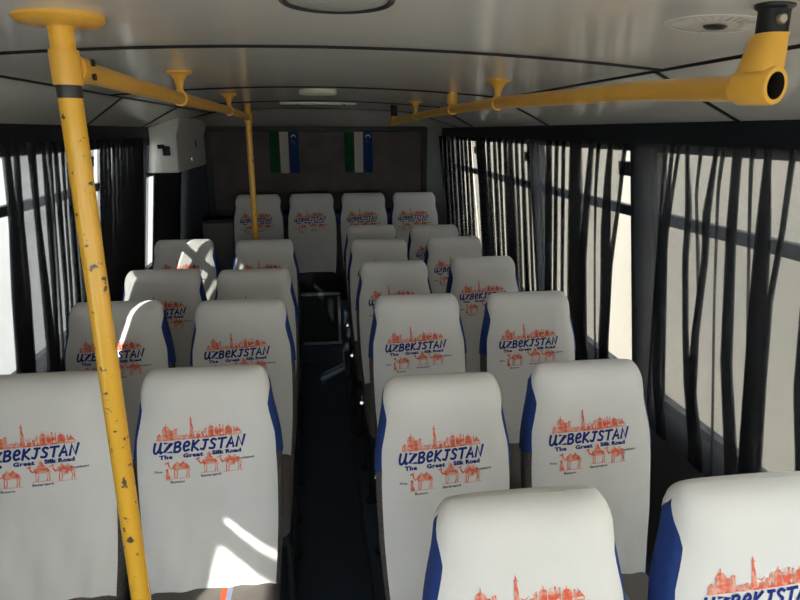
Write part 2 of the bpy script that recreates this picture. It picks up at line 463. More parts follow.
def curtain(key, y_lo, y_hi, label, ztop=1.70, zbot=.70, inset=.05):
    side, folds = FOLDS[key]
    NZ = 22
    rows = []
    rnd = random.Random(key)
    ph = [rnd.uniform(0, 6.28) for _ in folds]
    layers = 7
    for j in range(NZ+1):
        z = ztop+(zbot-ztop)*j/NZ
        fs = sorted(((lerp_poly(f, z, 1), lerp_poly(f, z, 2), k) for k, f in enumerate(folds)), key=lambda q: folds[q[2]][0][1])
        lo = lerp_poly(y_lo, z, 1) if isinstance(y_lo, list) else y_lo
        hi = lerp_poly(y_hi, z, 1) if isinstance(y_hi, list) else y_hi
        row = [(lo, 0.)]
        prev = lo
        for c, w, k in fs:
            for t in (.33, .67):
                row.append((prev+(c-w-prev)*t, .004*math.sin(ph[k]+t*3+z*2)))
            a = .004+.05*w
            for q in range(layers):
                sg = -1 if q % 2 == 0 else 1
                x = -a+2*a*q/(layers-1)
                row.append((c+sg*w, x-.0008)); row.append((c+sg*w*.93, x+.0008))
            row.append((c+w, a*.5))
            prev = c+w
        for t in (.33, .67, 1.): row.append((prev+(hi-prev)*t, .003*math.sin(t*4+z)))
        rows.append([(side*(wx(z)-inset-x), y, z) for y, x in row])
    bm = bmesh.new(); grid(bm, rows)
    o = obj('curtain', bm, M['sheer' if side > 0 else 'sheer_left'], smooth='all')
    tag(o, label, 'curtain', 'dark net curtains along the side windows')
    return o
curtain('R1', 1.0, 1.95, 'dark net curtain over the large nearest window on the right, with fanned folds')
curtain('R2', [(1.687, 1.985, 0), (1.486, 2.04, 0), (1.235, 2.115, 0), (.897, 2.165, 0)], 2.955, 'dark net curtain on the right drawn back from a white slit of daylight')
curtain('R3', 2.975, 4.15, 'dark net curtain on the right between the two black window posts, third from the front')
curtain('R4', 4.17, 5.2, 'finely pleated dark net curtain on the right beside the back row of seats')
curtain('L2', [(1.67, 2.235, 0), (1.45, 2.265, 0), (1.16, 2.285, 0), (.72, 2.31, 0)], 3.12, 'dark net curtain at the left edge, behind the yellow pole, with wide pale gaps')
curtain('L3', 3.16, 4.12, 'dense dark net curtain on the left between the yellow pole and the white duct housing')
# the last window on the left, below the duct housing: two short drawn panels
FOLDS['L4'] = (-1, [[(1.5, 4.30+.105*k, .048), (.8, 4.305+.105*k, .05)] for k in range(8)])
curtain('L4', 4.25, 5.17, 'bunched dark curtain on the left below the white duct housing', ztop=1.47)

# ------------------------------------------------------------------ coach seat
Z0, ZR = .445, 1.01           # cover hem and ridge above the seat base
WPROF = [(.33, .155), (.445, .163), (.52, .170), (.62, .177), (.74, .180), (.80, .179), (.86, .172), (.91, .161), (.95, .154), (1.01, .150)]
def interp(tab, z):
    if z <= tab[0][0]: return tab[0][1]
    for a, b in zip(tab, tab[1:]):
        if z <= b[0]:
            t = (z-a[0])/(b[0]-a[0]); return a[1]+(b[1]-a[1])*t
    return tab[-1][1]
def smooth_interp(tab, z, h=.03):
    return sum(interp(tab, z+h*k/3) for k in (-3, -2, -1, 0, 1, 2, 3))/7
RR = .05
def prof(z):
    """half width, half depth, centre y at height z"""
    w = smooth_interp(WPROF, z); d = .058
    if z > .80: d = .058-.010*min(1, (z-.80)/.16)
    yc = (z-Z0)*.20+.055
    if z > ZR-RR:
        q = min(1, (z-(ZR-RR))/RR); cphi = math.sqrt(max(0, 1-q*q))
        d *= max(cphi, 0); w -= .030*(1-cphi)
    return w, d, yc
NEXP = 3.6
def surf(z, th, off=0):
    w, d, yc = prof(z)
    offd = off*min(1., d/.02)
    c, s = math.cos(th), math.sin(th)
    x = (w+off)*math.copysign(abs(c)**(2/NEXP), c)
    y = yc-(d+offd)*math.copysign(abs(s)**(2/NEXP), s)
    if z > ZR-RR: z += off*(z-(ZR-RR))/RR
    return x, y, z
def wrinkle(x, z):
    """cloth pulls gently towards the cushion below the print"""
    t = max(0., min(1., (.72-z)/.25))
    return t*(.0028*math.sin(x*62+z*14)+.0018*math.sin(x*113-z*23+1)+.0024) + .0007*math.sin(z*37+x*21)
def front_y(x, z, off=0):
    w, d, yc = prof(z)
    return yc-(d+off)*(max(0, 1-abs(x/(w+off))**NEXP))**(1/NEXP)-wrinkle(x, z)
def zrows(z0, z1, n):
    out = []
    for i in range(n+1):
        out.append(z0+(z1-z0)*i/n)
    return out
ztop_rows = [ZR-RR+RR*math.sin(PI/2*k/8) for k in range(1, 9)]
LEAF0, LEAF1 = .80, .985
def leaf(z):
    """angular half extents of the blue side panel (front, back)"""
    if z >= LEAF1: return 0., 0.
    t = (z-LEAF0)/(LEAF1-LEAF0)
    if t < 0: return math.radians(31), math.radians(22)
    b = min(1, (1-t)*3.0)
    b = b*b*(3-2*b)
    return math.radians(22+9*max(0, 1-t*3.5)+8*math.sin(PI*t**1.2))*b, math.radians(24+28*t)*b
OFF = .004
def spaced(a, b, n):
    """angles spaced evenly along the superellipse rather than in angle"""
    N = 200
    th = [a+(b-a)*i/N for i in range(N+1)]
    L = [0]
    f = lambda t: (.19*math.copysign(abs(math.cos(t))**(2/NEXP), math.cos(t)), .055*math.copysign(abs(math.sin(t))**(2/NEXP), math.sin(t)))
    for p, q in zip(th, th[1:]):
        A, B = f(p), f(q); L.append(L[-1]+math.hypot(A[0]-B[0], A[1]-B[1]))
    out = []; j = 0
    for i in range(n+1):
        t = L[-1]*i/n
        while j < N-1 and L[j+1] < t: j += 1
        out.append(th[j]+(th[j+1]-th[j])*((t-L[j])/(L[j+1]-L[j]+1e-12)))
    return out

def seat_meshes():
    P = {}
    # grey upholstered back
    bm = bmesh.new()
    rows = zrows(.33, ZR-RR, 16)+[z for z in ztop_rows]
    R = []
    ang = spaced(-PI, PI, 56)[:-1]
    for z in rows:
        zz = z-.004
        R.append([bm.verts.new((*surf(z, t)[:2], zz)) for t in ang])
    for A, B in zip(R, R[1:]):
        for k in range(len(A)):
            k2 = (k+1) % len(A); bm.faces.new((A[k], A[k2], B[k2], B[k]))
    bm.faces.new(R[0][::-1])
    bmesh.ops.remove_doubles(bm, verts=bm.verts, dist=1e-5)
    P['backrest'] = bm
    # white cover: front, over the top, down the back
    bm = bmesh.new()
    rows = zrows(Z0-.03, ZR-RR, 30)+ztop_rows
    F = []
    for z in rows:
        f = leaf(z)[0]
        row = []
        for t in spaced(f, PI-f, 30):
            x, y, zz = surf(z, t, OFF)
            row.append((x, y-wrinkle(x, z)*max(0, math.sin(t))**.5, zz))
        F.append(row)
    F[0] = [(x*1.0, y+.010, z-.004) for x, y, z in F[0]]
    grid(bm, F)
    rows = zrows(LEAF0-.05, ZR-RR, 16)+ztop_rows
    grid(bm, [[surf(z, t, OFF) for t in spaced(PI+leaf(z)[1], 2*PI-leaf(z)[1], 22)] for z in rows])
    bmesh.ops.remove_doubles(bm, verts=bm.verts, dist=2e-4)
    P['cover'] = bm
    for s in (1, -1):
        bm = bmesh.new()
        rows = zrows(LEAF0, LEAF1-.001, 18)
        G = []
        for z in rows:
            f, b = leaf(z)
            row = []
            for k in range(9):
                t = f+(-b-f)*k/8
                zz = z-(.03*k/8 if z == rows[0] else 0)
                row.append((s*surf(zz, t, OFF-.0006)[0], surf(zz, t, OFF-.0006)[1], zz))
            G.append(row)
        grid(bm, G)
        P['side_panel%d' % s] = bm
    # cushion
    bm = bmesh.new()
    box(bm, -.160, .160, -.345, .03, .335, .455, 0)
    bmesh.ops.subdivide_edges(bm, edges=list(bm.edges), cuts=1, use_grid_fill=True)
    bmesh.ops.bevel(bm, geom=[e for e in bm.edges if e.is_boundary or e.calc_face_angle(0) > 1], offset=.035, segments=4, profile=.6, affect='EDGES')
    for v in bm.verts:
        if v.co.z > .42: v.co.z += .012*(1-(v.co.x/.2)**2)-.02*max(0, (v.co.y+.1)/.13)*.4
    P['cushion'] = bm
    bm = bmesh.new()
    box(bm, -.155, .155, -.32, .04, .295, .337, .006)
    tube(bm, [(-.155, -.28, .28), (.155, -.28, .28)], .014, 10); tube(bm, [(-.155, .0, .28), (.155, .0, .28)], .014, 10)
    P['seat_frame'] = bm
    for i, (x, y) in enumerate(((-.15, -.28), (.15, -.28), (-.15, 0), (.15, 0))):
        bm = bmesh.new()
        tube(bm, [(x, y, .28), (x, y, .006)], .014, 10)
        lathe(bm, [(0, 0), (.030, 0), (.030, .006), (0, .008)], (x, y, 0), 12)
        P['leg%d' % i] = bm
    return P

# --- printing on the covers -------------------------------------------------
def stroke(bm, pts, w, f):
    """flat pen stroke made of mitred quads; f maps (u, v) to 3D"""
    n = len(pts)
    L = []; Rr = []
    for i in range(n):
        a = Vector(pts[max(i-1, 0)]); b = Vector(pts[min(i+1, n-1)])
        t = (b-a); t = t.normalized() if t.length > 1e-9 else Vector((1, 0))
        nrm = Vector((-t.y, t.x))
        if 0 < i < n-1:
            t1 = (Vector(pts[i])-a).normalized()
            c = max(.55, abs(nrm.dot(Vector((-t1.y, t1.x)))))
            k = 1/c
        else: k = 1
        p = Vector(pts[i])
        L.append(p+nrm*w*.5*k); Rr.append(p-nrm*w*.5*k)
    d0 = (Vector(pts[1])-Vector(pts[0])).normalized()*w*.4; d1 = (Vector(pts[-1])-Vector(pts[-2])).normalized()*w*.4
    L[0] -= d0; Rr[0] -= d0; L[-1] += d1; Rr[-1] += d1
    A = [bm.verts.new(f(*p)) for p in L]; B = [bm.verts.new(f(*p)) for p in Rr]
    for i in range(n-1): bm.faces.new((A[i], A[i+1], B[i+1], B[i]))

def catmull(pts, n=4):
    out = []
    P = [pts[0]]+list(pts)+[pts[-1]]
    for i in range(1, len(P)-2):
        p0, p1, p2, p3 = [Vector(q) for q in P[i-1:i+3]]
        for k in range(n):
            t = k/n
            out.append(tuple(.5*((2*p1)+(p2-p0)*t+(2*p0-5*p1+4*p2-p3)*t*t+(3*p1-p0-3*p2+p3)*t**3)))
    out.append(tuple(pts[-1]))
    return out

GLYPH = {  # brush capitals: (curved?, points)
    'U': (.92, [(1, [(.10, 1), (.02, .45), (.10, .06), (.34, .04), (.58, .40), (.70, 1)]), (1, [(.70, 1), (.64, .35), (.72, .02), (.86, .10)])]),
    'Z': (.88, [(0, [(.04, .97), (.74, .97), (.0, .04), (.78, .04)])]),
    'B': (.78, [(0, [(.10, .98), (.03, .02)]), (1, [(.08, .96), (.45, 1.0), (.60, .80), (.40, .57), (.12, .52)]), (1, [(.12, .52), (.52, .48), (.64, .25), (.45, .03), (.03, .02)])]),
    'E': (.72, [(1, [(.10, .50), (.40, .52), (.58, .72), (.42, .97), (.14, .82), (.04, .42), (.20, .06), (.58, .14)])]),
    'K': (.78, [(0, [(.12, 1), (.03, 0)]), (0, [(.66, 1), (.12, .48), (.66, .0)])]),
    'I': (.74, [(0, [(.22, .97), (.70, .97)]), (1, [(.48, .97), (.42, .40), (.28, .02), (.02, .10)])]),
    'S': (.72, [(1, [(.62, .88), (.38, 1.0), (.14, .82), (.30, .56), (.54, .36), (.40, .04), (.02, .08)])]),
    'T': (.78, [(0, [(.02, .96), (.80, .98)]), (0, [(.42, .96), (.32, .0)])]),
    'A': (.84, [(0, [(.0, .0), (.44, 1), (.70, .0)]), (0, [(.16, .34), (.62, .34)])]),
    'N': (.90, [(0, [(.02, .0), (.14, 1), (.58, .02), (.78, 1.06)])]),
}
TILT = math.radians(2.6)
PX, PZ = -.012, .838          # middle of the big word on the cover
def onto(u, v):
    """print plane (metres, about the word's middle) to the cover's front"""
    x = PX+u*math.cos(TILT)-v*math.sin(TILT); z = PZ+u*math.sin(TILT)+v*math.cos(TILT)
    return (x, front_y(x, z, OFF)-.0013, z)

def text_polys(s, size, off=0., space=1.0):
    """outline of small type as triangles in the plane, centred"""
    cu = bpy.data.curves.new('type', 'FONT'); cu.body = s; cu.size = size; cu.offset = off
    cu.space_character = space; cu.align_x = 'CENTER'; cu.resolution_u = 2
    o = bpy.data.objects.new('type', cu); col.objects.link(o)
    bpy.context.view_layer.update()
    dg = bpy.context.evaluated_depsgraph_get()
    me = bpy.data.meshes.new_from_object(o.evaluated_get(dg))
    vs = [tuple(v.co[:2]) for v in me.vertices]; fs = [tuple(p.vertices) for p in me.polygons]
    bpy.data.objects.remove(o); bpy.data.curves.remove(cu); bpy.data.meshes.remove(me)
    return vs, fs
def put_text(bm, s, size, u, v, off=0., space=1., rot=0., sx=1.):
    vs, fs = text_polys(s, size, off, space)
    c, q = math.cos(rot), math.sin(rot)
    V = [bm.verts.new(onto(u+a*sx*c-b*q, v+a*sx*q+b*c)) for a, b in vs]
    for f in fs:
        try: bm.faces.new([V[i] for i in f])
        except ValueError: pass

def poly(bm, pts, du=0, dv=0, s=1.):
    vs = [bm.verts.new(onto(du+u*s, dv+v*s)) for u, v in pts]
    f = bm.faces.new(vs)
    bmesh.ops.triangulate(bm, faces=[f])

def print_meshes():
    word = bmesh.new()
    x = 0; H = .0245; adv = []
    for ch in 'UZBEKISTAN':
        adv.append((ch, x)); x += GLYPH[ch][0]+.16
    sc = .222/x
    for ch, x0 in adv:
        for curved, pts in GLYPH[ch][1]:
            p = [((x0+a)*sc-.111+(b-.5)*H*.16, (b-.5)*H) for a, b in pts]
            stroke(word, catmull(p, 5) if curved else p, .0058, onto)
    put_text(word, 'The', .0135, -.084, -.0275, .0008, 1.1, sx=1.35)
    put_text(word, 'Great', .0135, -.020, -.0275, .0008, 1.1, sx=1.35)
    put_text(word, 'Silk Road', .0135, .061, -.0275, .0008, 1.05, sx=1.3)
    caps = []
    for a in (('Xiva', -.106, -.062), ('Buxoro', -.062, -.0905), ('Samarqand', .018, -.0815), ('Toshkent', .104, -.047)):
        cap = bmesh.new(); put_text(cap, a[0], .0085, a[1], a[2], .0002, sx=1.3); caps.append(cap)
    red = bmesh.new()
    ln = lambda pts, w: stroke(red, pts, w, onto)
    B = .0170                                      # the skyline's ground line
    # ground wall and crenels
    poly(red, [(-.104, B), (-.104, B+.004), (.100, B+.004), (.100, B)])
    # mosque with dome at the left
    poly(red, [(-.102, B+.004), (-.102, B+.012), (-.095, B+.020), (-.090, B+.012), (-.086, B+.006), (-.086, B+.004)])
    poly(red, [(-.088, B+.004), (-.088, B+.024), (-.062, B+.026), (-.060, B+.004)])
    dome = [(-.088+.020*(.5-.5*math.cos(PI*k/8)), B+.025+.012*math.sin(PI*k/8)) for k in range(9)]
    poly(red, dome[::-1]); ln([(-.078, B+.036), (-.078, B+.043)], .0018)
    poly(red, [(-.060, B+.004), (-.060, B+.029), (-.054, B+.031), (-.052, B+.029), (-.052, B+.004)])
    # low houses
    rnd = random.Random(3)
    u = -.050
    while u < -.022:
        w = rnd.uniform(.004, .008); h = rnd.uniform(.008, .015)
        ln([(u, B+.003), (u, B+h), (u+w*.8, B+h), (u+w*.8, B+.003)], .0015); u += w
    poly(red, [(-.040, B+.004), (-.040, B+.011), (-.033, B+.012), (-.033, B+.004)])
    # tall minaret
    poly(red, [(-.0235, B+.003), (-.0195, B+.052), (-.0180, B+.060), (-.0165, B+.052), (-.0115, B+.003)])
    poly(red, [(-.0215, B+.048), (-.0215, B+.051), (-.0145, B+.051), (-.0145, B+.048)])
    # gates, walls and domes to the right
    for a, b, h in ((-.008, .002, .012), (.004, .010, .017), (.020, .034, .023), (.036, .046, .018), (.060, .078, .016)):
        poly(red, [(a, B+.004), (a, B+h), (b, B+h+.001), (b, B+.004)])
    for c, r, h in ((.012, .006, .012), (.028, .007, .022), (.041, .006, .018), (.052, .007, .010), (.069, .0085, .015), (.090, .008, .007)):
        poly(red, [(c-r*math.cos(PI*k/8), B+h+r*1.1*math.sin(PI*k/8)) for k in range(9)][::-1])
        ln([(c, B+h+r), (c, B+h+r+.006)], .0013)
    for c, h in ((.016, .026), (.049, .030), (.057, .027), (.083, .020)):
        ln([(c, B+.003), (c, B+h)], .0032)
    ln([(.084, B+.004), (.092, B+.017), (.100, B+.005)], .0018); ln([(.078, B+.010), (.088, B+.004)], .0015)
    ln([(-.012, B+.020), (-.004, B+.015), (.002, B+.021)], .0014)
    # three camels
    def camel(cu, cv, s, rider):
        body = [(-.020, .000), (-.019, .010), (-.013, .013), (-.008, .021), (-.003, .014), (.002, .013), (.007, .020), (.012, .013), (.018, .010), (.021, .002), (.016, -.003), (.004, -.004), (-.010, -.005)]
        poly(red, body, cu, cv, s)
        T = lambda pts: [(cu+a*s, cv+b*s) for a, b in pts]
        ln(T([(-.018, .004), (-.024, .001), (-.029, .008), (-.030, .017)]), .0038*s)
        ln(T([(-.028, .018), (-.037, .015)]), .0042*s)
        for p in ([(-.015, -.002), (-.016, -.013), (-.017, -.026)], [(-.010, -.002), (-.009, -.014), (-.012, -.026)],
                  [(.012, -.002), (.016, -.012), (.012, -.026)], [(.018, .002), (.020, -.012), (.019, -.026)]):
            ln(T(p), .0026*s)
        ln(T([(.021, .004), (.024, -.008)]), .0016*s)
        if rider:
            poly(red, [(-.006, .013), (-.006, .027), (-.001, .034), (.005, .027), (.007, .013)], cu, cv, s)
        ln(T([(-.026, -.027), (.026, -.027)]), .0012*s)
    camel(-.052, -.0535, .94, False)
    camel(.018, -.0475, .86, True)
    camel(.072, -.0495, .94, False)
    poly(red, [(.066, -.060), (.066, -.044), (.072, -.036), (.078, -.044), (.078, -.060)])
    # the man leading them
    poly(red, [(-.089, -.080), (-.088, -.064), (-.086, -.060), (-.082, -.060), (-.080, -.066), (-.078, -.080)])
    poly(red, [(-.084+.0036*math.cos(2*PI*k/8), -.056+.0042*math.sin(2*PI*k/8)) for k in range(8)])
    ln([(-.092, -.0815), (-.074, -.0815)], .0012)
    for b in [word, red]+caps:
        bmesh.ops.subdivide_edges(b, edges=[e for e in b.edges if e.calc_length() > .02], cuts=1)
        for v in b.verts: v.co.y = front_y(v.co.x, v.co.z, OFF)-.0013
    return word, caps, red

SG = 'white-covered coach seats'
def make_seat(loc, label, lever):
    P = seat_meshes(); word, caps, red = print_meshes()
    t = thing('coach_seat', label, 'seat', loc, 0, SG)
    obj('seat_cushion', P['cushion'], M['cushion'], t, smooth=True)
    obj('backrest', P['backrest'], M['grey'], t, smooth=True)
    c = obj('seat_cover', P['cover'], M['cloth'], t, smooth='all')
    for s in (1, -1):
        sp = obj('side_panel', P['side_panel%d' % s], M['blue'], c, smooth='all'); sp['label'] = 'blue cloth side panel'
    for n, b, m, lb in (('printed_lettering', word, 'blue_ink', 'blue printed lettering'), ('printed_drawing', red, 'red_ink', 'red printed skyline and camels')):
        o = obj(n, b, M[m], c); o['label'] = lb
    for cap in caps: obj('printed_caption', cap, M['dark_ink'], c)['label'] = 'tiny dark caption'
    obj('seat_frame', P['seat_frame'], M['black'], t, smooth=True)
    for i in range(4): obj('leg', P['leg%d' % i], M['steel_dark'], t, smooth=True)
    if lever:
        bm = bmesh.new()
        lathe(bm, [(0, -.006), (.020, -.006), (.022, 0), (.018, .006), (0, .006)], (0, 0, 0), 16, f=lambda x, y, z: (-.166+z, -.01+x, .375+y))
        tube(bm, [(-.172, -.01, .375), (-.174, -.05, .385), (-.176, -.10, .40)], [.006, .006, .008], 8)
        obj('recline_lever', bm, M['chrome'], t, smooth=True)['label'] = 'chrome recline lever'
    return t

RIDGE = .168                   # ridge's distance behind the seat base's origin
ORD = ['nearest', 'second', 'third', 'fourth', 'fifth', 'sixth']
PZB = .12
proto = None
def place(x, yr, label, skip=(), sx=1.):
    global proto
    loc = (x, yr-RIDGE, PZB)
    if proto is None:
        proto = make_seat(loc, label, True); return proto
    o = dup(proto, loc, label, SG, skip)
    o.scale = (sx, 1, 1)
    return o
rows_r = [(.333, .875, .755, .865), (.297, 1.41, .705, 1.45), (.36, 2.20, .795, 2.18), (.350, 2.83, .802, 2.87), (.340, 3.45, .79, 3.47), (.343, 4.00, .758, 3.94)]
rl = ['right of the aisle in the nearest row, cut off below',
      'right of the aisle, second row, its whole print showing',
      'right of the aisle, third row, its whole print showing',
      'right of the aisle, fourth row, its camels hidden',
      'right of the aisle, fifth row, its print hidden',
      'right of the aisle, sixth row, just before the back row']
rw = ['in the bottom right corner, nearest by the right windows',
      'by the right windows in the second row, below the white slit of daylight',
      'by the right windows in the third row, its blue side panel showing',
      'by the right windows in the fourth row, its print half hidden',
      'by the right windows in the fifth row, mostly hidden',
      'by the right windows in the sixth row, farthest before the back row']
for i, (xa, ya, xw, yw) in enumerate(rows_r):
    place(xa, ya, 'white-covered seat '+rl[i], (), 1.05 if i > 1 else .98)
    place(xw, yw, 'white-covered seat '+rw[i], ('recline_lever',), 1.05 if i > 1 else 1.)
rows_l = [(-.313, 1.545, -.726, 1.555), (-.300, 2.215, -.75, 2.25), (-.302, 2.735, -.71, 2.78), (-.318, 3.51, -.78, 3.58)]
la = ['left of the aisle, nearest row, sun patches on its lower front',
      'left of the aisle, second row, right of the yellow pole',
      'left of the aisle in the third row, its print hidden',
      'left of the aisle, fourth row, below the far thin pole']
lw = ['at the left edge in the nearest row, left of the yellow pole',
      'by the left windows in the second row, crossed by the yellow pole',
      'by the left windows in the third row, dappled with sunlight',
      'by the left windows in the fourth row, farthest on that side']
for i, (xa, ya, xw, yw) in enumerate(rows_l):
    place(xa, ya, 'white-covered seat '+la[i], ('recline_lever',), 1.06 if i else 1.055)
    place(xw, yw, 'white-covered seat '+lw[i], ('recline_lever',), 1.06 if i else 1.055)
bl = ['leftmost of the four in the back row, behind the far thin pole', 'second from left in the back row, at the end of the aisle', 'third from the left in the back row, below the right flag', 'rightmost of the four in the back row, beside the corner post']
back_cushion = [c for c in proto.children if c.name.startswith('seat_cushion')][0].data.copy()
back_cushion.materials[0] = M['dark_weave']
for x, l in zip((-.480, -.057, .364, .785), bl):
    o = place(x, 4.98, 'white-covered seat '+l, ('recline_lever', 'leg', 'seat_frame'))
    o.scale = (1.14, 1.1, 1.1); o.location = (x, 4.98-RIDGE*1.1, .135)
    for ch in o.children:
        if ch.name.startswith('seat_cushion'):
            ch.data = back_cushion

# podium under the back row
bm = bmesh.new(); box(bm, -.72, 1.2, 4.41, YB-.01, 0, .503)
o = obj('rear_podium', bm, M['floor']); struct(o); o.name = 'trim_%d' % (TN[0]+1)
t = thing('engine_hatch', 'dark hatch panel with metal edges at the end of the aisle, below the back row', 'hatch', (0, 4.38, 0))
bm = bmesh.new(); box(bm, -.155, .13, 0, .028, .15, .575, .004); obj('hatch_panel', bm, M['hatch'], t)
for a in ((-.155, .14, -.008, .0, .165, .185), (-.155, .135, -.008, 0, .555, .575), (.115, .135, -.008, 0, .185, .54)):
    bm = bmesh.new(); box(bm, *a); obj('metal_edge', bm, M['trim_metal'], t)
t = thing('engine_cover', 'low grey box in the rear left corner, beside the back row', 'cover', (-.80, 5.0, 0))
bm = bmesh.new(); box(bm, -.14, .105, .0, .22, 0, 1.025, .012); obj('housing', bm, M['rear_grey'], t, smooth=True)
bm = bmesh.new(); box(bm, -.143, .108, -.004, .222, 1.026, 1.05, .004); obj('lid', bm, M['black'], t)

# ------------------------------------------------------------------ duct housing, rear left
t = thing('duct_housing', 'white duct housing hanging in the rear left corner under the ceiling', 'housing', (-1.0, 4.2, 1.47))
bm = bmesh.new()
pr = [(-1.135, 1.50), (-1.11, 1.475), (-.905, 1.475), (-.905, 1.72), (-.885, 1.76), (-.875, 1.828), (-1.095, 1.752), (-1.12, 1.70)]
A = [bm.verts.new((x+1.0, 0, z-1.47)) for x, z in pr]; B = [bm.verts.new((x+1.0, 1.03, z-1.47)) for x, z in pr]
bm.faces.new(A); bm.faces.new(B[::-1])
for k in range(len(pr)): bm.faces.new((A[k], A[(k+1) % len(pr)], B[(k+1) % len(pr)], B[k]))
bmesh.ops.recalc_face_normals(bm, faces=bm.faces)
bmesh.ops.bevel(bm, geom=list(bm.edges), offset=.008, segments=3, affect='EDGES')
obj('shell', bm, M['duct'], t, smooth=True)
bm = bmesh.new(); box(bm, .005, .052, -.012, .002, .115, .175, .006); box(bm, -.025, .02, -.010, .002, .158, .185, .004)
obj('handle', bm, M['black'], t, smooth=True)
bm = bmesh.new(); box(bm, .09, .099, .62, .66, .15, .20, .003); obj('vent_slot', bm, M['black'], t)
bm = bmesh.new(); box(bm, .09, .099, .45, .48, .06, .085, .003); obj('catch', bm, M['chrome'], t)

# ------------------------------------------------------------------ flags on the rear window
def flag(x0, label):
    bm = bmesh.new()
    W, Hh = .235, .335
    cols = 14; rws = 12
    def pt(u, v): return (x0+u*W, YB-.016-.005*math.sin(u*9+v*2)-.004*(1-v), 1.734-(1-v)*Hh)
    us = [0, .08, .16, .24, .32, .345, .43, .5, .58, .655, .68, .76, .84, .92, 1]
    V = [[bm.verts.new(pt(u, j/rws)) for u in us] for j in range(rws+1)]
    for j in range(rws):
        for k in range(len(us)-1):
            m = (us[k]+us[k+1])/2
            q = bm.faces.new((V[j][k], V[j][k+1], V[j+1][k+1], V[j+1][k]))
            q.material_index = 0 if m < .32 else 3 if m < .345 else 1 if m < .655 else 3 if m < .68 else 2
    bmesh.ops.solidify(bm, geom=list(bm.faces), thickness=.0015)
    # crescent and stars near the top of the blue band
    def on(u, v): p = pt(u, v); return (p[0], p[1]-.0035, p[2])
    cu, cv = .84, .875
    out = [on(cu+.085*math.cos(a), cv+.055*math.sin(a)) for a in [math.radians(-10+k*200/12) for k in range(13)]]
    inn = [on(cu+.065*math.cos(a), cv-.014+.048*math.sin(a)) for a in [math.radians(0+k*180/12) for k in range(13)]]
    A = [bm.verts.new(p) for p in out]; B = [bm.verts.new(p) for p in inn]
    for k in range(12): bm.faces.new((A[k], A[k+1], B[k+1], B[k])).material_index = 1
    for r_, n in ((0, 3), (1, 4), (2, 5)):
        for k in range(n):
            u, v = .765+.036*k, .79-.028*r_
            vs = [bm.verts.new(on(u+(.010 if q % 2 == 0 else .004)*math.cos(PI/2+q*PI/5), v+(.0065 if q % 2 == 0 else .0026)*math.sin(PI/2+q*PI/5))) for q in range(10)]
            bm.faces.new(vs).material_index = 1
    o = obj('flag', bm, [M['fl_green'], M['fl_white'], M['fl_blue'], M['fl_red']], smooth=True)
    tag(o, label, 'flag', 'flags hung on the rear window')
flag(-.385, 'left of the two green, white and blue flags on the dark rear window')
flag(.235, 'right of the two green, white and blue flags on the dark rear window')

# ------------------------------------------------------------------ yellow handrails
def bracket(parent, x, y, zr, thick=False):
    c = cz(x, y)
    bm = bmesh.new()
    if thick:
        lathe(bm, [(0, 0), (.021, 0), (.021, -(c-zr)*.62), (.014, -(c-zr)*.70), (.013, -(c-zr)), (0, -(c-zr))], (x, y, c), 20)
    else:
        lathe(bm, [(0, .004), (.036, .004), (.036, -.004), (.022, -.010), (.013, -.024), (.009, -.042), (.011, -(c-zr)+.018), (.014, -(c-zr)), (0, -(c-zr))], (x, y, c), 24)
    rings = 20
    P = [(x, y-.010, zr), (x, y+.010, zr)]
    tube(bm, P, .0208, 20)
    return obj('bracket', bm, M['yellow_clean'], parent, smooth=True)
PXL, PYL = -.355, .983
t = thing('handrail', 'yellow handrail on the left with a thick near pole and a thin far pole', 'handrail')
bm = bmesh.new(); tube(bm, [(PXL, PYL, 0.0), (PXL, PYL, .5), (PXL, PYL, 1.0), (PXL, PYL, 1.5), (PXL, PYL, cz(PXL)-.004)], .0168, 28)
obj('pole', bm, M['yellow'], t, smooth=True)
c = cz(PXL, PYL)
bm = bmesh.new(); lathe(bm, [(0, .004), (.060, .004), (.060, -.004), (.054, -.010), (.036, -.013), (.018, -.013), (.018, -.016), (0, -.016)], (PXL, PYL, c), 40)
obj('ceiling_flange', bm, M['yellow_clean'], t, smooth=True)
bm = bmesh.new(); lathe(bm, [(0, 0), (.06, 0), (.06, .006), (.03, .014), (0, .014)], (PXL, PYL, .0), 32)
obj('floor_flange', bm, M['yellow_clean'], t, smooth=True)
zc = 1.828
bm = bmesh.new()
lathe(bm, [(.0169, .024), (.0200, .024), (.0204, .018), (.0204, -.020), (.0200, -.024), (.0169, -.024)], (PXL, PYL, zc), 32)
tube(bm, [(PXL+.004, PYL+.010, zc), (PXL+.008, PYL+.04, zc), (PXL+.006, PYL+.070, zc)], [.0215, .0195, .0178], 24)
obj('clamp', bm, M['yellow_clean'], t, smooth=True)
for q in (-.010, .010):
    bm = bmesh.new(); lathe(bm, [(0, .004), (.005, .004), (.005, 0)], (0, 0, 0), 12, f=lambda x, y, z: (PXL+.026+z, PYL+.030+x, zc+q+y))
    obj('screw', bm, M['steel_dark'], t)
bm = bmesh.new(); lathe(bm, [(.0169, .0), (.0172, 0), (.0172, -.016), (.0169, -.018)], (PXL, PYL, zc-.024), 28)
obj('bare_band', bm, M['steel_dark'], t, smooth=True)['label'] = 'bare dark metal band below the clamp'
lr = [(PXL+.005, PYL+.02, 1.828), (-.36, 1.4, 1.827), (-.366, 1.9, 1.826), (-.37, 2.8, 1.825), (-.378, 3.3, 1.821), (-.390, 3.75, 1.815)]
bm = bmesh.new(); tube(bm, catmull(lr, 6), .0165, 24); obj('rail', bm, M['yellow_clean'], t, smooth=True)
bracket(t, -.365, 1.80, 1.826); bracket(t, -.371, 2.82, 1.825)
FX, FY = -.391, 3.75
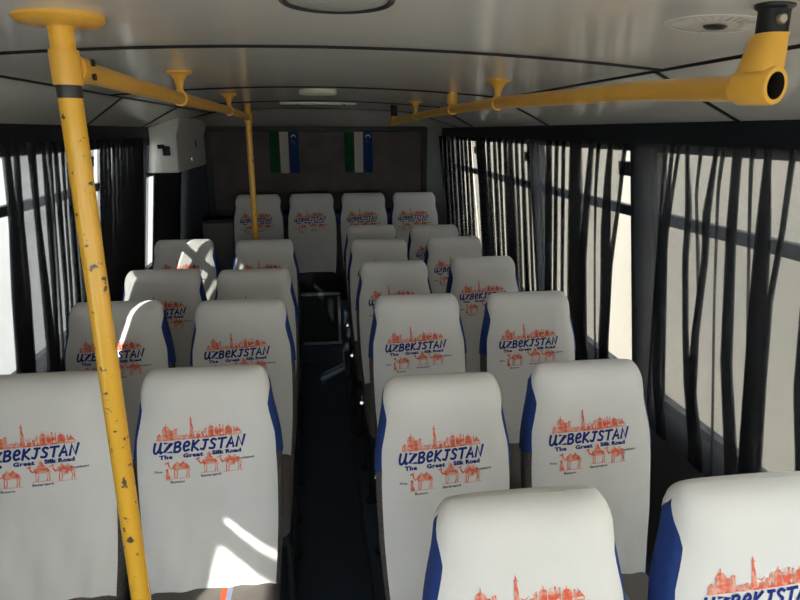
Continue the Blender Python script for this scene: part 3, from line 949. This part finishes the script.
bm = bmesh.new(); tube(bm, [(FX, FY, .12), (FX, FY, 1.0), (FX, FY, cz(FX)-.002)], .0180, 20); obj('pole', bm, M['yellow'], t, smooth=True)
bm = bmesh.new(); lathe(bm, [(.0197, .028), (.024, .028), (.025, 0), (.024, -.028), (.0197, -.028)], (FX, FY, 1.815), 24); obj('clamp', bm, M['yellow_clean'], t, smooth=True)

t = thing('handrail', 'curved yellow handrail on the right with an open black-sleeved joint at its near end', 'handrail')
rr = RRPTS
bm = bmesh.new(); tube(bm, catmull(rr, 8), .0166, 24); obj('rail', bm, M['yellow_clean'], t, smooth=True)
bracket(t, .541, 1.83, 1.820); bracket(t, .541, 2.46, 1.821, True); bracket(t, .516, 3.22, 1.811)
bm = bmesh.new(); lathe(bm, [(0, .03), (.022, .03), (.023, -.02), (.02, -.026), (0, -.026)], (.469, 3.75, 1.796), 24); obj('end_joint', bm, M['yellow_clean'], t, smooth=True)
bm = bmesh.new(); tube(bm, [(.469, 3.75, 1.822), (.469, 3.75, cz(.469)-.001)], .020, 20); obj('sleeve', bm, M['black'], t, smooth=True)
# near joint: hollow socket on the rail's line, a neck rising to the black sleeve
EX, EY, EZ = ELB[0]-.001, ELB[1], ELB[2]
ax = Vector((.13, -.40, -.015)).normalized()      # axis of the socket, its open end towards the front
side_ = ax.cross(Vector((0, 0, 1))).normalized(); up_ = side_.cross(ax)
ctr = Vector((EX, EY, EZ))
bm = bmesh.new()
prof_ = [(.0167, -.026), (.0212, -.026), (.0228, -.022), (.0228, .018), (.0214, .021), (.0160, .021), (.0150, .018), (.0150, -.02), (0, -.02)]
R_ = []
for r_, a in prof_:
    if r_ == 0: R_.append([bm.verts.new(ctr+ax*a)])
    else: R_.append([bm.verts.new(ctr+ax*a+(side_*math.cos(2*PI*k/28)+up_*math.sin(2*PI*k/28))*r_) for k in range(28)])
for i in range(len(R_)-1):
    A, B = R_[i], R_[i+1]
    for k in range(28):
        q = bm.faces.new((A[k], A[(k+1) % 28], B[0])) if len(B) == 1 else bm.faces.new((A[k], A[(k+1) % 28], B[(k+1) % 28], B[k]))
        q.material_index = 1 if i >= 5 else 0
obj('socket', bm, [M['yellow_clean'], M['bore']], t, smooth=True)
bm = bmesh.new()
NK = [(EZ+.0155, .0205, .0260), (EZ+.022, .0215, .0260), (EZ+.038, .0203, .0230), (EZ+.057, .0186, .0195), (EZ+.060, .0184, .019)]
top_ = Vector((TOPX, TOPY, 0))
R_ = []
for i, (z, a, b) in enumerate(NK):
    f = i/(len(NK)-1); cx, cy = EX+(top_.x-EX)*f, EY+.006*(1-f)+(top_.y-EY)*f
    R_.append([bm.verts.new((cx+a*math.copysign(abs(math.cos(q))**.75, math.cos(q)), cy+b*math.copysign(abs(math.sin(q))**.75, math.sin(q)), z)) for q in [2*PI*k/28 for k in range(28)]])
for A, B in zip(R_, R_[1:]):
    for k in range(28): bm.faces.new((A[k], A[(k+1) % 28], B[(k+1) % 28], B[k]))
bm.faces.new(R_[-1])
obj('neck', bm, M['yellow_clean'], t, smooth=True)
bm = bmesh.new(); tube(bm, [(top_.x, top_.y, EZ+.055), (top_.x, top_.y, cz(top_.x)+.002)], .0178, 24)
lathe(bm, [(.0178, -.006), (.022, -.003), (.023, .002), (0, .002)], (top_.x, top_.y, cz(top_.x)), 24)
obj('sleeve', bm, M['black'], t, smooth=True)['label'] = 'black sleeve'
bm = bmesh.new(); lathe(bm, [(0, .005), (.0045, .005), (.007, .002), (.007, 0)], (0, 0, 0), 14, f=lambda x, y, z: (top_.x-.004+x, top_.y-.0176-z, EZ+.074+y))
obj('bolt', bm, M['bolt'], t, smooth=True)['label'] = 'brass-coloured bolt'

# ------------------------------------------------------------------ ceiling fittings
def dome(x, y, r, label, sy=1.):
    c = cz(x, y)
    t = thing('ceiling_light', label, 'ceiling light', (x, y, c), 0, 'ceiling lights along the middle')
    bm = bmesh.new(); lathe(bm, [(0, .003), (r*1.06, .003), (r*1.06, -.012), (r*1.03, -.017), (r*.98, -.019), (r*.94, -.016)], seg=48, sy=sy); obj('rim', bm, M['steel_dark'] if r < .07 else M['cream_pl'], t, smooth=True)
    bm = bmesh.new(); lathe(bm, [(r*.955, -.013), (r*.9, -.016), (r*.7, -.019), (r*.4, -.021), (0, -.022)], seg=48, sy=sy); obj('lens', bm, M['lens'] if r < .07 else M['cream_pl'], t, smooth=True)
dome(.030, .783, .0665, 'ribbed oval ceiling light with dark rim, cut off by the top edge', 1.0)
dome(.014, 2.66, .073, 'small cream ceiling light in the middle of the ceiling towards the rear')
t = thing('ceiling_plate', 'long narrow white plate fixed across the rear ceiling behind the cream light', 'plate', (.02, 3.80, cz(0)))
bm = bmesh.new(); box(bm, -.225, .225, -.05, .05, -.012, .003, .004); obj('plate', bm, M['white_pl'], t)
for x in (-.12, .15):
    bm = bmesh.new(); lathe(bm, [(0, -.015), (.008, -.014), (.008, -.010)], (x, -.048, 0), 10); obj('screw', bm, M['steel_dark'], t)
x, y = .562, .850
t = thing('ceiling_speaker', 'flat round speaker grille in the ceiling beside the black-sleeved joint', 'speaker', (x, y, cz(x)))
F_ = lambda a, b, z: (a, b, z-(cz(x)-cz(x+a)))
bm = bmesh.new(); lathe(bm, [(.070, .002), (.068, -.0008), (.063, -.0014), (.060, -.0008)], seg=40, f=F_); obj('rim', bm, M['ceiling'], t, smooth=True)
bm = bmesh.new()
lathe(bm, [(.061, -.0007), (.040, -.0015), (0, -.0018)], seg=40, f=F_); obj('grille', bm, M['ceiling'], t, smooth=True)
bm = bmesh.new()
for k in range(28):
    a = 2*PI*k/28
    tube(bm, [F_(.036*math.cos(a), .036*math.sin(a), -.0016), F_(.056*math.cos(a), .056*math.sin(a), -.0010)], .0009, 5)
obj('slot_ring', bm, M['slots'], t)
bm = bmesh.new(); lathe(bm, [(.016, -.003), (.012, -.006), (0, -.007)], seg=20, f=F_); obj('centre_cap', bm, M['steel_dark'], t, smooth=True)

# ------------------------------------------------------------------ daylight and camera
w = bpy.data.worlds.new('sky'); scene.world = w; w.use_nodes = True
bg = w.node_tree.nodes['Background']
bg.inputs['Color'].default_value = (.92, .96, 1.0, 1); bg.inputs['Strength'].default_value = 3.0
sd = bpy.data.lights.new('sun', 'SUN'); sd.energy = 9.0; sd.angle = math.radians(.6); sd.color = (1, .95, .86)
so = bpy.data.objects.new('sun', sd); col.objects.link(so)
S = Vector((-.55, -.70, .53)).normalized()
so.rotation_euler = S.to_track_quat('Z', 'Y').to_euler(); so.location = S*20

cam = bpy.data.cameras.new('camera'); co = bpy.data.objects.new('camera', cam); col.objects.link(co)
cam.sensor_fit = 'HORIZONTAL'; cam.sensor_width = 36; cam.lens = 27; cam.clip_start = .02
YAW, PITCH = math.radians(7.675), math.radians(15.731)
fw = Vector((math.sin(YAW)*math.cos(PITCH), math.cos(YAW)*math.cos(PITCH), -math.sin(PITCH)))
rt = Vector((math.cos(YAW), -math.sin(YAW), 0)); up = rt.cross(fw)
m = Matrix((rt, up, -fw)).transposed().to_4x4(); m.translation = (0, 0, 1.74)
co.matrix_world = m
scene.camera = co
scene.view_settings.view_transform = 'Standard'; scene.view_settings.look = 'None'
scene.view_settings.gamma = 1; scene.view_settings.exposure = EXPO
scene.cycles.transparent_max_bounces = 40
scene.cycles.max_bounces = 10; scene.cycles.diffuse_bounces = 6
